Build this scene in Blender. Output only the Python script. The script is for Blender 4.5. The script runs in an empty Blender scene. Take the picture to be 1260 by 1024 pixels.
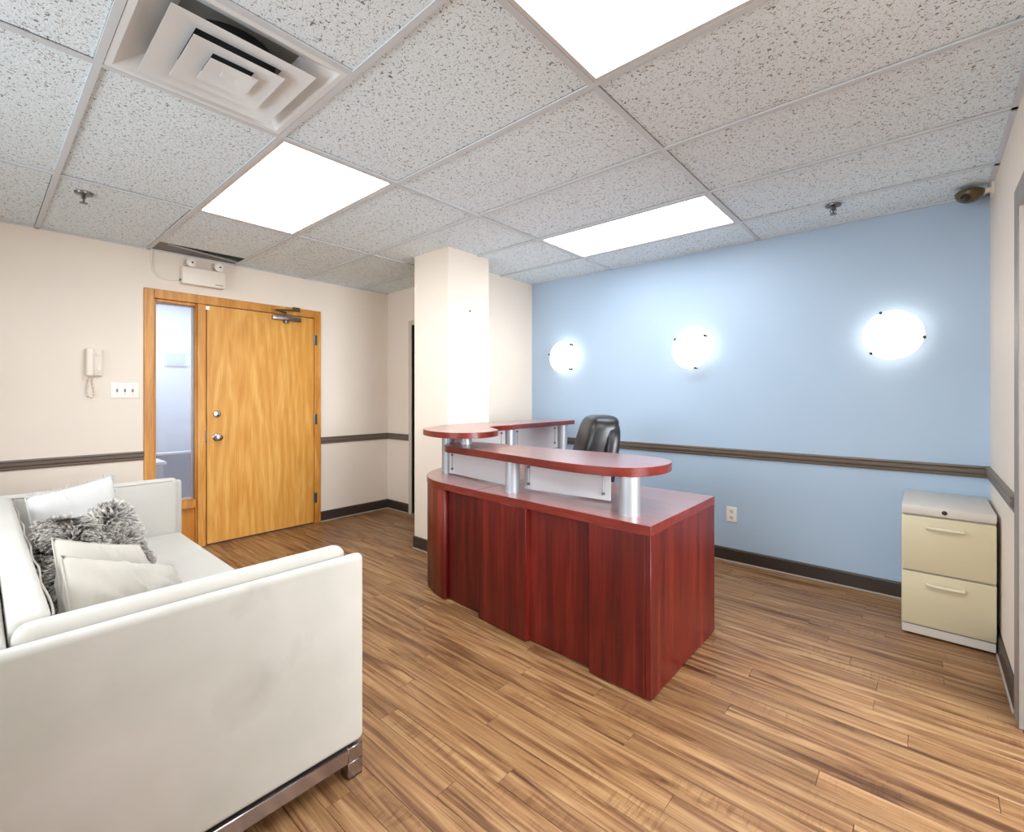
import bpy, bmesh, math, random
from mathutils import Vector, Matrix, noise

# ------------------------------------------------------------------ camera, world, light
sc = bpy.context.scene
C = sc.collection
PI = math.pi
YAW = math.atan2(508.0, 579.03)
EYE = 1.262

cam_data = bpy.data.cameras.new('camera')
cam_data.sensor_fit = 'HORIZONTAL'; cam_data.sensor_width = 36.0
cam_data.lens = 16.544; cam_data.shift_y = -25.0 / 1260.0
cam_data.clip_start = 0.02
cam = bpy.data.objects.new('camera', cam_data); C.objects.link(cam)
cam.location = (0, 0, EYE); cam.rotation_euler = (PI / 2, 0, YAW)
sc.camera = cam

world = bpy.data.worlds.new('world'); sc.world = world; world.use_nodes = True
bg = world.node_tree.nodes['Background']
bg.inputs['Color'].default_value = (0.80, 0.90, 1.0, 1); bg.inputs['Strength'].default_value = 1.2

def area_light(name, loc, rot, sx, sy, watts, col):
    l = bpy.data.lights.new(name, 'AREA'); l.shape = 'RECTANGLE'; l.size = sx; l.size_y = sy
    l.energy = watts; l.color = col
    o = bpy.data.objects.new(name, l); C.objects.link(o); o.location = loc; o.rotation_euler = rot
    return o
# fill light at an added window behind the camera, and daylight outside the window of the side room
FILL_BACK, DAY_SIDE = 80.0, 340.0
area_light('fill_back', (-1.9, -2.05, 1.50), (PI / 2, 0, 0), 2.7, 1.35, FILL_BACK, (0.86, 0.94, 1.0))
area_light('daylight_side', (3.30, 1.15, 1.55), (0, PI / 2, 0), 1.4, 2.3, DAY_SIDE, (0.93, 0.97, 1.0))
TROFFER = 12.0      # radiance of the ceiling light diffusers
SCONCE = 2.4

sc.view_settings.view_transform = 'Standard'
sc.view_settings.look = 'None'
sc.view_settings.gamma = 1.0
sc.view_settings.use_curve_mapping = False
sc.view_settings.exposure = 0.14
sc.cycles.max_bounces = 14; sc.cycles.diffuse_bounces = 8; sc.cycles.glossy_bounces = 5
sc.cycles.transparent_max_bounces = 16; sc.cycles.sample_clamp_indirect = 6.0

# ------------------------------------------------------------------ room dimensions (metres)
XD, YB, XR, YF = -4.547, 3.795, 0.278, -1.85     # door wall, blue wall, right wall, wall behind the camera
H = 2.406
GX = [XD, -3.373, -2.137, -0.918, XR]
GY = [YF, -1.554, -0.944, -0.334, 0.276, 0.887, 1.499, 2.105, 2.720, 3.321, YB]

# ------------------------------------------------------------------ materials
def srgb(r, g, b):
    f = lambda c: (c / 255 / 12.92) if c / 255 <= 0.04045 else ((c / 255 + 0.055) / 1.055) ** 2.4
    return (f(r), f(g), f(b), 1)

class Mat:
    def __init__(s, name, rough=0.6, col=(0.8, 0.8, 0.8, 1), metal=0.0, spec=0.5):
        s.m = bpy.data.materials.new(name); s.m.use_nodes = True
        s.n = s.m.node_tree.nodes; s.l = s.m.node_tree.links
        s.b = s.n['Principled BSDF']
        s.set('Base Color', col); s.set('Roughness', rough); s.set('Metallic', metal); s.set('Specular IOR Level', spec)
    def set(s, k, v): s.b.inputs[k].default_value = v
    def node(s, t, **kw):
        n = s.n.new(t)
        for k, v in kw.items():
            if k in n.inputs: n.inputs[k].default_value = v
            else: setattr(n, k, v)
        return n
    def link(s, a, b): s.l.new(a, b)
    def coords(s, scale=(1, 1, 1), kind='Object', rand=False, rot=(0, 0, 0)):
        tc = s.node('ShaderNodeTexCoord'); mp = s.node('ShaderNodeMapping')
        mp.inputs['Scale'].default_value = scale; mp.inputs['Rotation'].default_value = rot
        src = tc.outputs[kind]
        if rand:
            oi = s.node('ShaderNodeObjectInfo'); v = s.node('ShaderNodeVectorMath', operation='SCALE')
            cb = s.node('ShaderNodeCombineXYZ')
            for i in range(3): s.link(oi.outputs['Random'], cb.inputs[i])
            s.link(cb.outputs[0], v.inputs[0]); v.inputs['Scale'].default_value = 37.0
            ad = s.node('ShaderNodeVectorMath', operation='ADD')
            s.link(src, ad.inputs[0]); s.link(v.outputs[0], ad.inputs[1]); src = ad.outputs[0]
        s.link(src, mp.inputs['Vector'])
        return mp.outputs[0]
    def noise(s, vec, scale, detail=3, rough=0.5, dist=0.0):
        n = s.node('ShaderNodeTexNoise'); n.inputs['Scale'].default_value = scale
        n.inputs['Detail'].default_value = detail; n.inputs['Roughness'].default_value = rough
        n.inputs['Distortion'].default_value = dist; s.link(vec, n.inputs['Vector']); return n.outputs['Fac']
    def ramp(s, fac, stops):
        r = s.node('ShaderNodeValToRGB'); e = r.color_ramp.elements
        e[0].position, e[0].color = stops[0]; e[1].position, e[1].color = stops[-1]
        for p, c in stops[1:-1]:
            k = e.new(p); k.color = c
        s.link(fac, r.inputs[0]); return r.outputs[0]
    def mix(s, a, b, fac, mode='MIX'):
        m = s.node('ShaderNodeMix', data_type='RGBA', blend_type=mode)
        for i, v in ((0, fac), (6, a), (7, b)):
            if hasattr(v, 'is_linked') or hasattr(v, 'links'): s.link(v, m.inputs[i])
            else: m.inputs[i].default_value = v
        return m.outputs[2]
    def color(s, out): s.link(out, s.b.inputs['Base Color'])
    def bump(s, fac, strength=0.2, dist=0.002):
        b = s.node('ShaderNodeBump'); b.inputs['Strength'].default_value = strength; b.inputs['Distance'].default_value = dist
        s.link(fac, b.inputs['Height']); s.link(b.outputs[0], s.b.inputs['Normal'])

def plain(name, col, rough=0.6, metal=0.0, spec=0.5): return Mat(name, rough, col, metal, spec).m
def emit(name, col, strength):
    M = Mat(name, 0.5, (0.8, 0.8, 0.8, 1)); M.set('Emission Color', col); M.set('Emission Strength', strength); return M.m

def painted(name, a, b, rough=0.65, spec=0.3):
    M = Mat(name, rough, a, 0, spec); v = M.coords()
    M.color(M.mix(a, b, M.ramp(M.noise(v, 1.3, 4), [(0.35, (0, 0, 0, 1)), (0.7, (1, 1, 1, 1))])))
    M.bump(M.noise(v, 180, 2), 0.12, 0.001); return M.m

def floor_mat():
    M = Mat('floor_plank_wood', 0.34, spec=0.42)
    v = M.coords((1, 1, 1), rand=True)
    def st(sx, sy):
        m = M.node('ShaderNodeMapping'); m.inputs['Scale'].default_value = (sx, sy, 1); M.link(v, m.inputs['Vector']); return m.outputs[0]
    band = M.noise(st(1.3, 22), 1.0, 4, 0.6, 1.5)
    fine = M.noise(st(2.5, 110), 1.0, 3, 0.6, 0.4)
    c1 = M.ramp(band, [(0.27, srgb(78, 48, 30)), (0.40, srgb(120, 82, 53)), (0.52, srgb(154, 115, 77)), (0.64, srgb(175, 138, 98)), (0.78, srgb(190, 155, 116))])
    c2 = M.ramp(fine, [(0.32, (0.55, 0.48, 0.42, 1)), (0.55, (1, 1, 1, 1))])
    c = M.mix(c1, c2, 0.55, 'MULTIPLY')
    chat = M.noise(st(75, 9), 1.0, 2, 0.6, 0.6)
    mask = M.ramp(M.noise(st(1.6, 7), 1.0, 2), [(0.52, (0, 0, 0, 1)), (0.66, (1, 1, 1, 1))])
    cc = M.ramp(chat, [(0.36, (0.74, 0.68, 0.62, 1)), (0.5, (1, 1, 1, 1))])
    c = M.mix(c, M.mix(c, cc, 1.0, 'MULTIPLY'), mask)
    oi = M.node('ShaderNodeObjectInfo')
    tone = M.ramp(oi.outputs['Random'], [(0.0, (0.84, 0.83, 0.82, 1)), (0.5, (0.97, 0.97, 0.97, 1)), (1.0, (1.05, 1.05, 1.05, 1))])
    c = M.mix(c, tone, 1.0, 'MULTIPLY')
    M.color(c)
    M.link(M.ramp(band, [(0.3, (0.40, 0.40, 0.40, 1)), (0.7, (0.30, 0.30, 0.30, 1))]), M.b.inputs['Roughness'])
    M.bump(fine, 0.12, 0.001)
    return M.m

def tile_mat():
    M = Mat('acoustic_tile', 0.9, spec=0.1); v = M.coords((1, 1, 1), rand=True)
    a = M.noise(v, 95, 2, 0.55, 0.9)
    holes = M.ramp(a, [(0.350, (0, 0, 0, 1)), (0.400, (1, 1, 1, 1))])
    b = M.ramp(M.noise(v, 210, 1, 0.5), [(0.30, (0, 0, 0, 1)), (0.36, (1, 1, 1, 1))])
    base = M.mix(srgb(234, 246, 252), srgb(224, 237, 244), M.noise(v, 38, 3))
    c = M.mix(srgb(126, 126, 124), base, holes)
    c = M.mix(srgb(170, 172, 172), c, b)
    M.color(c); M.bump(a, 0.55, 0.004); return M.m

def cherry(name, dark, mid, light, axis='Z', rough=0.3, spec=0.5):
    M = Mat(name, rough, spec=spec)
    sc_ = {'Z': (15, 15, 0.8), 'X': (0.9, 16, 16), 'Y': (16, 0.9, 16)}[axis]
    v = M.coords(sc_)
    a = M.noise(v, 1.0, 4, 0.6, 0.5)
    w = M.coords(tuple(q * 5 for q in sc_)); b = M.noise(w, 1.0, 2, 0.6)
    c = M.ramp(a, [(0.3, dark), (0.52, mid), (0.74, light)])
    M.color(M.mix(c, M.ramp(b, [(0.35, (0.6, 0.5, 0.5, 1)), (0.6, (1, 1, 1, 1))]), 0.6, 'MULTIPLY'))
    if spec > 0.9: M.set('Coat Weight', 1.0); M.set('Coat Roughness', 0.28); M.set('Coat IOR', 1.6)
    return M.m

def oak(name, dark, mid, light, cathedral=True, rough=0.38):
    M = Mat(name, rough, spec=0.4)
    v = M.coords((1, 5.5, 0.65))
    a = M.noise(v, 1.6, 5, 0.55, 1.8)
    wv = M.node('ShaderNodeTexWave', wave_type='RINGS', bands_direction='X')
    wv.inputs['Scale'].default_value = 1.3; wv.inputs['Distortion'].default_value = 5.0; wv.inputs['Detail'].default_value = 3
    wv.inputs['Detail Scale'].default_value = 1.2
    M.link(M.coords((1, 4.2, 0.55)), wv.inputs['Vector'])
    f = M.mix(a, wv.outputs['Fac'], 0.13) if cathedral else a
    c = M.ramp(f, [(0.28, dark), (0.5, mid), (0.72, light)])
    fine = M.noise(M.coords((1, 130, 4)), 1.0, 2, 0.6)
    M.color(M.mix(c, M.ramp(fine, [(0.35, (0.80, 0.72, 0.6, 1)), (0.55, (1, 1, 1, 1))]), 0.6, 'MULTIPLY'))
    return M.m

def fabric(name, col, col2, stain=None):
    M = Mat(name, 0.9, col, 0, 0.15); v = M.coords()
    c = M.mix(col, col2, M.ramp(M.noise(v, 3.2, 4), [(0.35, (0, 0, 0, 1)), (0.7, (1, 1, 1, 1))]))
    if stain:
        s = M.ramp(M.noise(M.coords((1, 1, 0.7)), 4.3, 4, 0.5, 0.4), [(0.64, (0, 0, 0, 1)), (0.80, (0.5, 0.5, 0.5, 1))])
        c = M.mix(c, stain, s)
    M.color(c); M.set('Sheen Weight', 0.25); M.set('Sheen Roughness', 0.6)
    M.bump(M.noise(v, 420, 2), 0.25, 0.0008); return M.m

def glass_mat(name, tint, gloss=0.10, haze=0.0):
    m = bpy.data.materials.new(name); m.use_nodes = True; n = m.node_tree.nodes; l = m.node_tree.links
    n.remove(n['Principled BSDF']); out = n['Material Output']
    t = n.new('ShaderNodeBsdfTransparent'); t.inputs[0].default_value = tint
    g = n.new('ShaderNodeBsdfGlossy'); g.inputs['Roughness'].default_value = 0.03
    f = n.new('ShaderNodeFresnel'); f.inputs['IOR'].default_value = 1.45
    a = n.new('ShaderNodeMixShader'); l.new(f.outputs[0], a.inputs[0])
    base = t.outputs[0]
    if haze > 0:
        d = n.new('ShaderNodeBsdfDiffuse'); d.inputs[0].default_value = (0.93, 0.91, 0.93, 1)
        tr = n.new('ShaderNodeBsdfTranslucent'); tr.inputs[0].default_value = (0.93, 0.91, 0.93, 1)
        dm = n.new('ShaderNodeMixShader'); dm.inputs[0].default_value = 0.4; l.new(d.outputs[0], dm.inputs[1]); l.new(tr.outputs[0], dm.inputs[2])
        h = n.new('ShaderNodeMixShader'); h.inputs[0].default_value = haze; l.new(base, h.inputs[1]); l.new(dm.outputs[0], h.inputs[2]); base = h.outputs[0]
    l.new(base, a.inputs[1]); l.new(g.outputs[0], a.inputs[2]); l.new(a.outputs[0], out.inputs['Surface'])
    return m

MT = dict(
    cream=painted('cream_paint', srgb(233, 222, 209), srgb(228, 216, 203)),
    blue=painted('blue_paint', srgb(176, 197, 218), srgb(172, 194, 216), 0.55),
    white_paint=painted('white_paint', srgb(236, 236, 234), srgb(228, 229, 229)),
    trim=Mat('taupe_trim', 0.42, srgb(110, 97, 86)).m,
    base=Mat('dark_baseboard', 0.45, srgb(58, 48, 42)).m,
    caulk=plain('pale_caulk', srgb(158, 148, 138), 0.8),
    plank=floor_mat(),
    subfloor=plain('subfloor', srgb(84, 56, 38), 0.9),
    tile=tile_mat(),
    tee=plain('tee_enamel', srgb(204, 210, 215), 0.5),
    plenum=plain('plenum_dark', (0.012, 0.012, 0.012, 1), 0.95),
    lamp=emit('lamp_diffuser', (0.91, 0.965, 1.0, 1), TROFFER),
    lamp_dim=emit('lamp_diffuser_dimmed', (0.91, 0.965, 1.0, 1), TROFFER * 0.70),  # same fixture, dimmed so the blue wall next to it stays less bright
    lampframe=plain('lamp_frame', srgb(205, 203, 200), 0.4),
    vent=plain('vent_enamel', srgb(224, 229, 232), 0.45),
    duct=plain('duct_shade', srgb(120, 117, 112), 0.7),  # shading of the deep vent recess is put into this grey
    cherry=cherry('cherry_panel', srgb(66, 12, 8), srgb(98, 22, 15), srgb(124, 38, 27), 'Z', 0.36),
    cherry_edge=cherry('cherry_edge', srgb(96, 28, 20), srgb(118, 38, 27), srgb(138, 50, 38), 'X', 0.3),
    cherry_top_sheen=cherry('cherry_top_sheen', srgb(146, 88, 82), srgb(164, 106, 99), srgb(178, 122, 115), 'X', 0.34, 1.0),  # pale glare on the tops is put into this base colour
    silver=Mat('silver_post', 0.48, srgb(178, 182, 188), 0.7).m,
    steel=Mat('dark_steel', 0.3, srgb(120, 118, 116), 0.9).m,
    chrome=Mat('brushed_chrome', 0.22, srgb(178, 172, 176), 1.0).m,
    acrylic=glass_mat('frosted_acrylic', (0.97, 0.94, 0.96, 1), haze=0.90),
    glass=glass_mat('clear_glass', (0.93, 0.96, 1.0, 1), haze=0.18),
    winglass=glass_mat('window_glass', (1, 1, 1, 1)),
    oak=oak('oak_door', srgb(202, 140, 58), srgb(215, 156, 73), srgb(228, 177, 99)),
    oakf=oak('oak_frame', srgb(180, 116, 44), srgb(204, 142, 64), srgb(220, 164, 88), False),
    oakp=oak('oak_panel', srgb(170, 104, 32), srgb(194, 126, 44), srgb(206, 142, 58), False),
    plastic=plain('ivory_plastic', srgb(232, 222, 208), 0.45),
    whiteplastic=plain('white_plastic', srgb(244, 240, 233), 0.4),
    darkplastic=plain('dark_plastic', srgb(40, 37, 34), 0.4),
    greyplastic=plain('grey_plastic', srgb(150, 142, 132), 0.5),
    leather=Mat('black_leather', 0.36, srgb(15, 15, 18), 0, 0.6).m,
    sofa=fabric('sofa_linen', srgb(193, 189, 182), srgb(185, 181, 173)),
    sofa_out=fabric('sofa_linen_worn', srgb(200, 196, 191), srgb(184, 184, 175), srgb(150, 141, 134)),
    piping=plain('grey_piping', srgb(165, 158, 150), 0.9),
    pillow=fabric('cream_cotton', srgb(192, 186, 176), srgb(182, 176, 165)),
    whitepillow=fabric('white_cotton', srgb(208, 207, 205), srgb(199, 198, 195)),
    furbase=plain('fur_backing', srgb(86, 78, 70), 0.95),
    beige=plain('beige_enamel', srgb(206, 196, 164), 0.42),
    beigeh=plain('beige_handle', srgb(216, 208, 182), 0.4),
    putty=plain('putty_enamel', srgb(206, 200, 191), 0.42),
    sconce=emit('sconce_glass', (1.0, 0.88, 0.74, 1), SCONCE),
    bronze=Mat('bronze_plastic', 0.3, srgb(92, 78, 52), 0.2).m,
    slate=plain('slate_partition', srgb(96, 116, 150), 0.8),
    hallwall=plain('hall_wall', srgb(218, 226, 238), 0.8),
    hallcarpet=plain('hall_carpet', srgb(92, 102, 124), 0.95),
    darkdoor=Mat('dark_door', 0.5, srgb(52, 42, 34)).m,
    casing=plain('grey_casing', srgb(140, 133, 127), 0.45),
    casing2=plain('pale_casing', srgb(196, 188, 178), 0.45),
)
def fur_mat():
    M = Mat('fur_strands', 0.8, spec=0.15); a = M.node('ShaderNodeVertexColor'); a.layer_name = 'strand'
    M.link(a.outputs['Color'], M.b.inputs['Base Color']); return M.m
MT['fur'] = fur_mat()

# ------------------------------------------------------------------ mesh helpers
class MB:
    """Collects geometry in world coordinates; build() links it as ONE mesh object."""
    def __init__(s): s.v = []; s.f = []
    def add(s, vs, fs):
        o = len(s.v); s.v += [tuple(p) for p in vs]; s.f += [tuple(i + o for i in q) for q in fs]; return s
    def box(s, x0, x1, y0, y1, z0, z1):
        vs = [(x, y, z) for z in (z0, z1) for y in (y0, y1) for x in (x0, x1)]
        return s.add(vs, [(0, 2, 3, 1), (4, 5, 7, 6), (0, 1, 5, 4), (2, 6, 7, 3), (0, 4, 6, 2), (1, 3, 7, 5)])
    def prism(s, outline, z0, z1):
        n = len(outline); vs = [(x, y, z0) for x, y in outline] + [(x, y, z1) for x, y in outline]
        return s.add(vs, [tuple(range(n - 1, -1, -1)), tuple(range(n, 2 * n))] + [(i, (i + 1) % n, n + (i + 1) % n, n + i) for i in range(n)])
    def extrude(s, prof, path_a, path_b, up=(0, 0, 1), side=(0, 1, 0)):
        """closed profile [(s,u)] swept straight from a to b"""
        a, b, U, S = Vector(path_a), Vector(path_b), Vector(up), Vector(side); n = len(prof)
        vs = [a + S * p + U * q for p, q in prof] + [b + S * p + U * q for p, q in prof]
        return s.add(vs, [tuple(range(n)), tuple(range(2 * n - 1, n - 1, -1))] + [(i, n + i, n + (i + 1) % n, (i + 1) % n) for i in range(n)])
    def tube(s, pts, r, n=10, caps=True, closed=False):
        pts = [Vector(p) for p in pts]; m = len(pts); rs = r if isinstance(r, (list, tuple)) else [r] * m
        vs = []; ref = None
        for i, p in enumerate(pts):
            if closed: t = pts[(i + 1) % m] - pts[i - 1]
            else: t = pts[min(i + 1, m - 1)] - pts[max(i - 1, 0)]
            t.normalize()
            if ref is None:
                ref = t.orthogonal().normalized()
            ref = (ref - t * ref.dot(t)).normalized(); bt = t.cross(ref)
            for k in range(n):
                a = 2 * PI * k / n; vs.append(p + (ref * math.cos(a) + bt * math.sin(a)) * rs[i])
        fs = []
        for i in range(m if closed else m - 1):
            j = (i + 1) % m
            fs += [(i * n + k, i * n + (k + 1) % n, j * n + (k + 1) % n, j * n + k) for k in range(n)]
        if caps and not closed: fs += [tuple(range(n - 1, -1, -1)), tuple((m - 1) * n + k for k in range(n))]
        return s.add(vs, fs)
    def lathe(s, prof, c, axis='Z', n=24, cap=True):
        """profile [(r,h)] revolved about an axis through c"""
        vs = []
        for r, h in prof:
            for k in range(n):
                a = 2 * PI * k / n; p, q = r * math.cos(a), r * math.sin(a)
                d = {'Z': (p, q, h), 'X': (h, p, q), 'Y': (p, h, q), '-Y': (p, -h, q)}[axis]
                vs.append((c[0] + d[0], c[1] + d[1], c[2] + d[2]))
        m = len(prof)
        fs = [(i * n + k, i * n + (k + 1) % n, (i + 1) * n + (k + 1) % n, (i + 1) * n + k) for i in range(m - 1) for k in range(n)]
        if cap: fs += [tuple(range(n - 1, -1, -1)), tuple((m - 1) * n + k for k in range(n))]
        return s.add(vs, fs)
    def build(s, name, mat, parent=None, bevel=0.0, seg=2, smooth=40, origin=None):
        if parent is not None:
            off = Vector((0, 0, 0)); p = parent
            while p is not None: off += p.location; p = p.parent
        else: off = Vector(origin) if origin is not None else Vector((0, 0, 0))
        me = bpy.data.meshes.new(name)
        me.from_pydata([Vector(v) - off for v in s.v], [], s.f); me.validate()
        bm = bmesh.new(); bm.from_mesh(me); bmesh.ops.recalc_face_normals(bm, faces=bm.faces)
        if bevel > 0:
            ed = [e for e in bm.edges if len(e.link_faces) == 2 and e.calc_face_angle(0) > math.radians(35)]
            bmesh.ops.bevel(bm, geom=ed, offset=bevel, segments=seg, profile=0.5, affect='EDGES', clamp_overlap=True)
        bm.to_mesh(me); bm.free()
        me.shade_smooth() if hasattr(me, 'shade_smooth') else None
        me.set_sharp_from_angle(angle=math.radians(smooth))
        me.materials.append(MT[mat] if isinstance(mat, str) else mat)
        o = bpy.data.objects.new(name, me); C.objects.link(o)
        if parent is not None: o.parent = parent
        else: o.location = off
        return o

def tag(o, label, cat, group=None):
    o['label'] = label; o['category'] = cat
    if group: o['group'] = group
    return o
def thing(name, loc, label, cat, group=None):
    o = bpy.data.objects.new(name, None); C.objects.link(o); o.location = loc; o.empty_display_size = 0.1
    return tag(o, label, cat, group)
def struct(o, label=None):
    o['kind'] = 'structure'
    if label: o['label'] = label
    return o
def share(name, me, parent, loc):
    o = bpy.data.objects.new(name, me); C.objects.link(o); o.parent = parent; o.location = loc; return o
def rbox(w, d, h): pass
def arc(cx, cy, rx, ry, a0, a1, n):
    return [(cx + rx * math.cos(math.radians(a0 + (a1 - a0) * i / n)), cy + ry * math.sin(math.radians(a0 + (a1 - a0) * i / n))) for i in range(n + 1)]
def smooth_closed(pts, k=6):
    out = []; n = len(pts); P = [Vector((p[0], p[1])) for p in pts]
    for i in range(n):
        a, b, c, d = P[i - 1], P[i], P[(i + 1) % n], P[(i + 2) % n]
        for j in range(k):
            t = j / k
            q = 0.5 * ((2 * b) + (c - a) * t + (2 * a - 5 * b + 4 * c - d) * t * t + (-a + 3 * b - 3 * c + d) * t ** 3)
            out.append((q.x, q.y))
    return out

# ------------------------------------------------------------------ floor
EX = 3.2      # far side of the side room
floor = struct(MB().box(XD - 0.12, EX, YF - 0.12, YB + 0.12, -0.12, -0.004).build('floor', 'subfloor'), 'brown wood-look plank floor')
random.seed(5)
PW, PL, GAP = 0.0835, 1.22, 0.0007
plank_meshes = {}
def plank_mesh(L):
    key = round(L, 3)
    if key not in plank_meshes:
        o = MB().box(-L / 2 + GAP, L / 2 - GAP, -PW / 2 + GAP, PW / 2 - GAP, -0.004, 0.0).build('plank', 'plank', None, 0.0009, 1)
        plank_meshes[key] = o.data; bpy.data.objects.remove(o)
    return plank_meshes[key]
far_planks = MB()
ny = int(math.ceil((YB - YF) / PW)); count = 0
for j in range(ny):
    yc = YB - PW / 2 - j * PW
    if yc - PW / 2 < YF: break
    x = XD - (0.05 + 0.11 * ((j * 5 + random.choice((0, 1, 2))) % 11))
    while x < XR:
        a, b = max(x, XD), min(x + PL, XR)
        if b - a > 0.02:
            if yc > -0.15:
                share('floor_plank', plank_mesh(b - a), floor, ((a + b) / 2, yc, 0)); count += 1
            else:
                far_planks.box(a + GAP, b - GAP, yc - PW / 2 + GAP, yc + PW / 2 - GAP, -0.004, 0)
        x += PL
fp = far_planks.build('floor_planks_beyond', 'plank', floor); fp['kind'] = 'stuff'
sp = MB()
for j in range(int((YB + 0.6) / 0.1)):
    sp.box(XR + 0.005, EX, YB - (j + 1) * 0.1 + GAP, YB - j * 0.1 - GAP, -0.004, 0)
so = sp.build('floor_planks_side_room', 'plank', floor); so['kind'] = 'stuff'

# ------------------------------------------------------------------ walls
T = 0.12
DY0, DY1, DZ = 0.857, 2.273, 2.10          # oak door set in the door wall
wl = MB()
wl.box(XD - T, XD, YF - T, DY0, 0, 2.6).box(XD - T, XD, DY1, 3.2, 0, 2.6).box(XD - T, XD, DY0, DY1, DZ, 2.6)
wall_left = struct(wl.build('wall_left', 'cream'), 'cream wall with the oak door')
wall_back = struct(MB().box(-3.20, XR + 0.3, YB, YB + T, 0, 2.6).build('wall_back', 'blue'), 'pale blue accent wall')
RY0, RY1, RZ = 0.80, 2.64, 2.02           # doorway in the right wall, unseen near end widened to let side light in
wr = MB().box(XR, XR + T, RY1, YB, 0, 2.6).box(XR, XR + T, YF - T, RY0, 0, 2.6).box(XR, XR + T, RY0, RY1, RZ, 2.6)
wall_right = struct(wr.build('wall_right', 'cream'), 'cream wall by the filing cabinet')
WX0, WX1, WZ0, WZ1 = -3.25, -0.55, 0.85, 2.15
wf = MB().box(XD, WX0, YF - T, YF, 0, 2.6).box(WX1, XR, YF - T, YF, 0, 2.6).box(WX0, WX1, YF - T, YF, 0, WZ0).box(WX0, WX1, YF - T, YF, WZ1, 2.6)
wall_front = struct(wf.build('wall_front', 'cream'), 'cream wall behind the viewer')
# recess wall with the dark inner door, stub wall and column
AY = 3.062
AX0, AX1, AZ = -4.10, -3.26, 2.01
wa = MB().box(XD, AX0, AY, AY + T, 0, 2.6).box(AX1, -3.05, AY, AY + T, 0, 2.6).box(AX0, AX1, AY, AY + T, AZ, 2.6)
wall_recess = struct(wa.build('wall_recess', 'cream'), 'cream recess wall beside the oak door')
struct(MB().box(-3.20, -3.055, 2.80, YB, 0, 2.6).build('wall_stub', 'cream'), 'cream side wall next to the blue wall')
struct(MB().box(-3.185, -2.757, 2.40, 2.851, 0, 2.6).build('wall_column', 'cream', None, 0.004, 1), 'square cream column')
# side room shell
ws = MB().box(XR + T, EX, YB, YB + T, 0, 2.6).box(XR + T, EX, -0.72, -0.6, 0, 2.6)
ws.box(EX, EX + T, -0.72, 0.0, 0, 2.6).box(EX, EX + T, 2.3, YB, 0, 2.6).box(EX, EX + T, 0, 2.3, 0, 0.85).box(EX, EX + T, 0, 2.3, 2.25, 2.6)
struct(ws.build('wall_side_room', 'white_paint'))
struct(MB().box(XR + T, EX + T, -0.72, YB + T, 2.6, 2.66).build('ceiling_side_room', 'white_paint'))
def window(name, axis, a0, a1, z0, z1, p, t):
    fr = MB()
    def bx(u0, u1, w0, w1, d0=-0.03, d1=0.03):
        if axis == 'X': fr.box(u0, u1, p + d0, p + d1, w0, w1)
        else: fr.box(p + d0, p + d1, u0, u1, w0, w1)
    bx(a0, a0 + 0.05, z0, z1); bx(a1 - 0.05, a1, z0, z1); bx(a0, a1, z0, z0 + 0.05); bx(a0, a1, z1 - 0.05, z1)
    m = (a0 + a1) / 2; bx(m - 0.025, m + 0.025, z0, z1)
    w = struct(fr.build(name, 'whiteplastic'))
    for u0, u1 in ((a0 + 0.05, m - 0.025), (m + 0.025, a1 - 0.05)):
        fr = MB(); g = fr
        if axis == 'X': g.box(u0, u1, p - 0.003, p + 0.003, z0 + 0.05, z1 - 0.05)
        else: g.box(p - 0.003, p + 0.003, u0, u1, z0 + 0.05, z1 - 0.05)
        g.build('pane', 'winglass', w)
window('fill_window_1', 'X', WX0, WX1, WZ0, WZ1, YF - 0.06, T)  # unseen window, added to let fill light in from behind
window('window_2', 'Y', 0.0, 2.3, 0.85, 2.25, EX + 0.06, T)

# hallway seen through the sidelight glass
hall = MB().box(-6.9, -6.8, -0.3, 3.4, 0, 2.6).box(-6.9, XD - T, -0.4, -0.3, 0, 2.6).box(-6.9, XD - T, 3.3, 3.4, 0, 2.6)
struct(hall.build('wall_hallway', 'hallwall'))
struct(MB().box(-6.9, XD - T, -0.4, 3.4, 2.5, 2.6).build('ceiling_hallway', 'hallwall'))
struct(MB().box(-6.9, XD - T, -0.4, 3.4, -0.06, 0.0).build('floor_hallway', 'hallcarpet'))

# ------------------------------------------------------------------ baseboards and chair rails
BP = [(0, 0), (0.012, 0), (0.012, 0.088), (0.006, 0.098), (0, 0.098)]
RP = [(0, -0.034), (0.010, -0.034), (0.014, -0.022), (0.010, -0.016), (0.022, -0.004), (0.024, 0.012), (0.016, 0.018), (0.024, 0.024), (0.022, 0.034), (0, 0.034)]
def base(name, a, b, side):
    o = struct(MB().extrude(BP, (a[0], a[1], 0.004), (b[0], b[1], 0.004), (0, 0, 1), side).build(name, 'base', None, smooth=25))
    MB().extrude([(0.012, -0.003), (0.018, -0.003), (0.015, 0.004), (0.012, 0.006)], (a[0], a[1], 0.004), (b[0], b[1], 0.004), (0, 0, 1), side).build('caulk_line', 'caulk', o)
    return o
base('baseboard_left', (XD, YF), (XD, DY0 - 0.002), (1, 0, 0))
base('baseboard_left_recess', (XD, DY1 + 0.002), (XD, AY), (1, 0, 0))
base('baseboard_recess', (XD + 0.013, AY), (AX0 - 0.05, AY), (0, -1, 0))
base('baseboard_back', (-3.05, YB), (XR, YB), (0, -1, 0))
base('baseboard_right', (XR, 2.71), (XR, YB - 0.013), (-1, 0, 0))
base('baseboard_front', (XD, YF), (XR, YF), (0, 1, 0))
base('baseboard_column', (-3.185, 2.40), (-2.757, 2.40), (0, -1, 0))
base('baseboard_column_side', (-2.757, 2.388), (-2.757, 2.851), (1, 0, 0))
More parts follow.
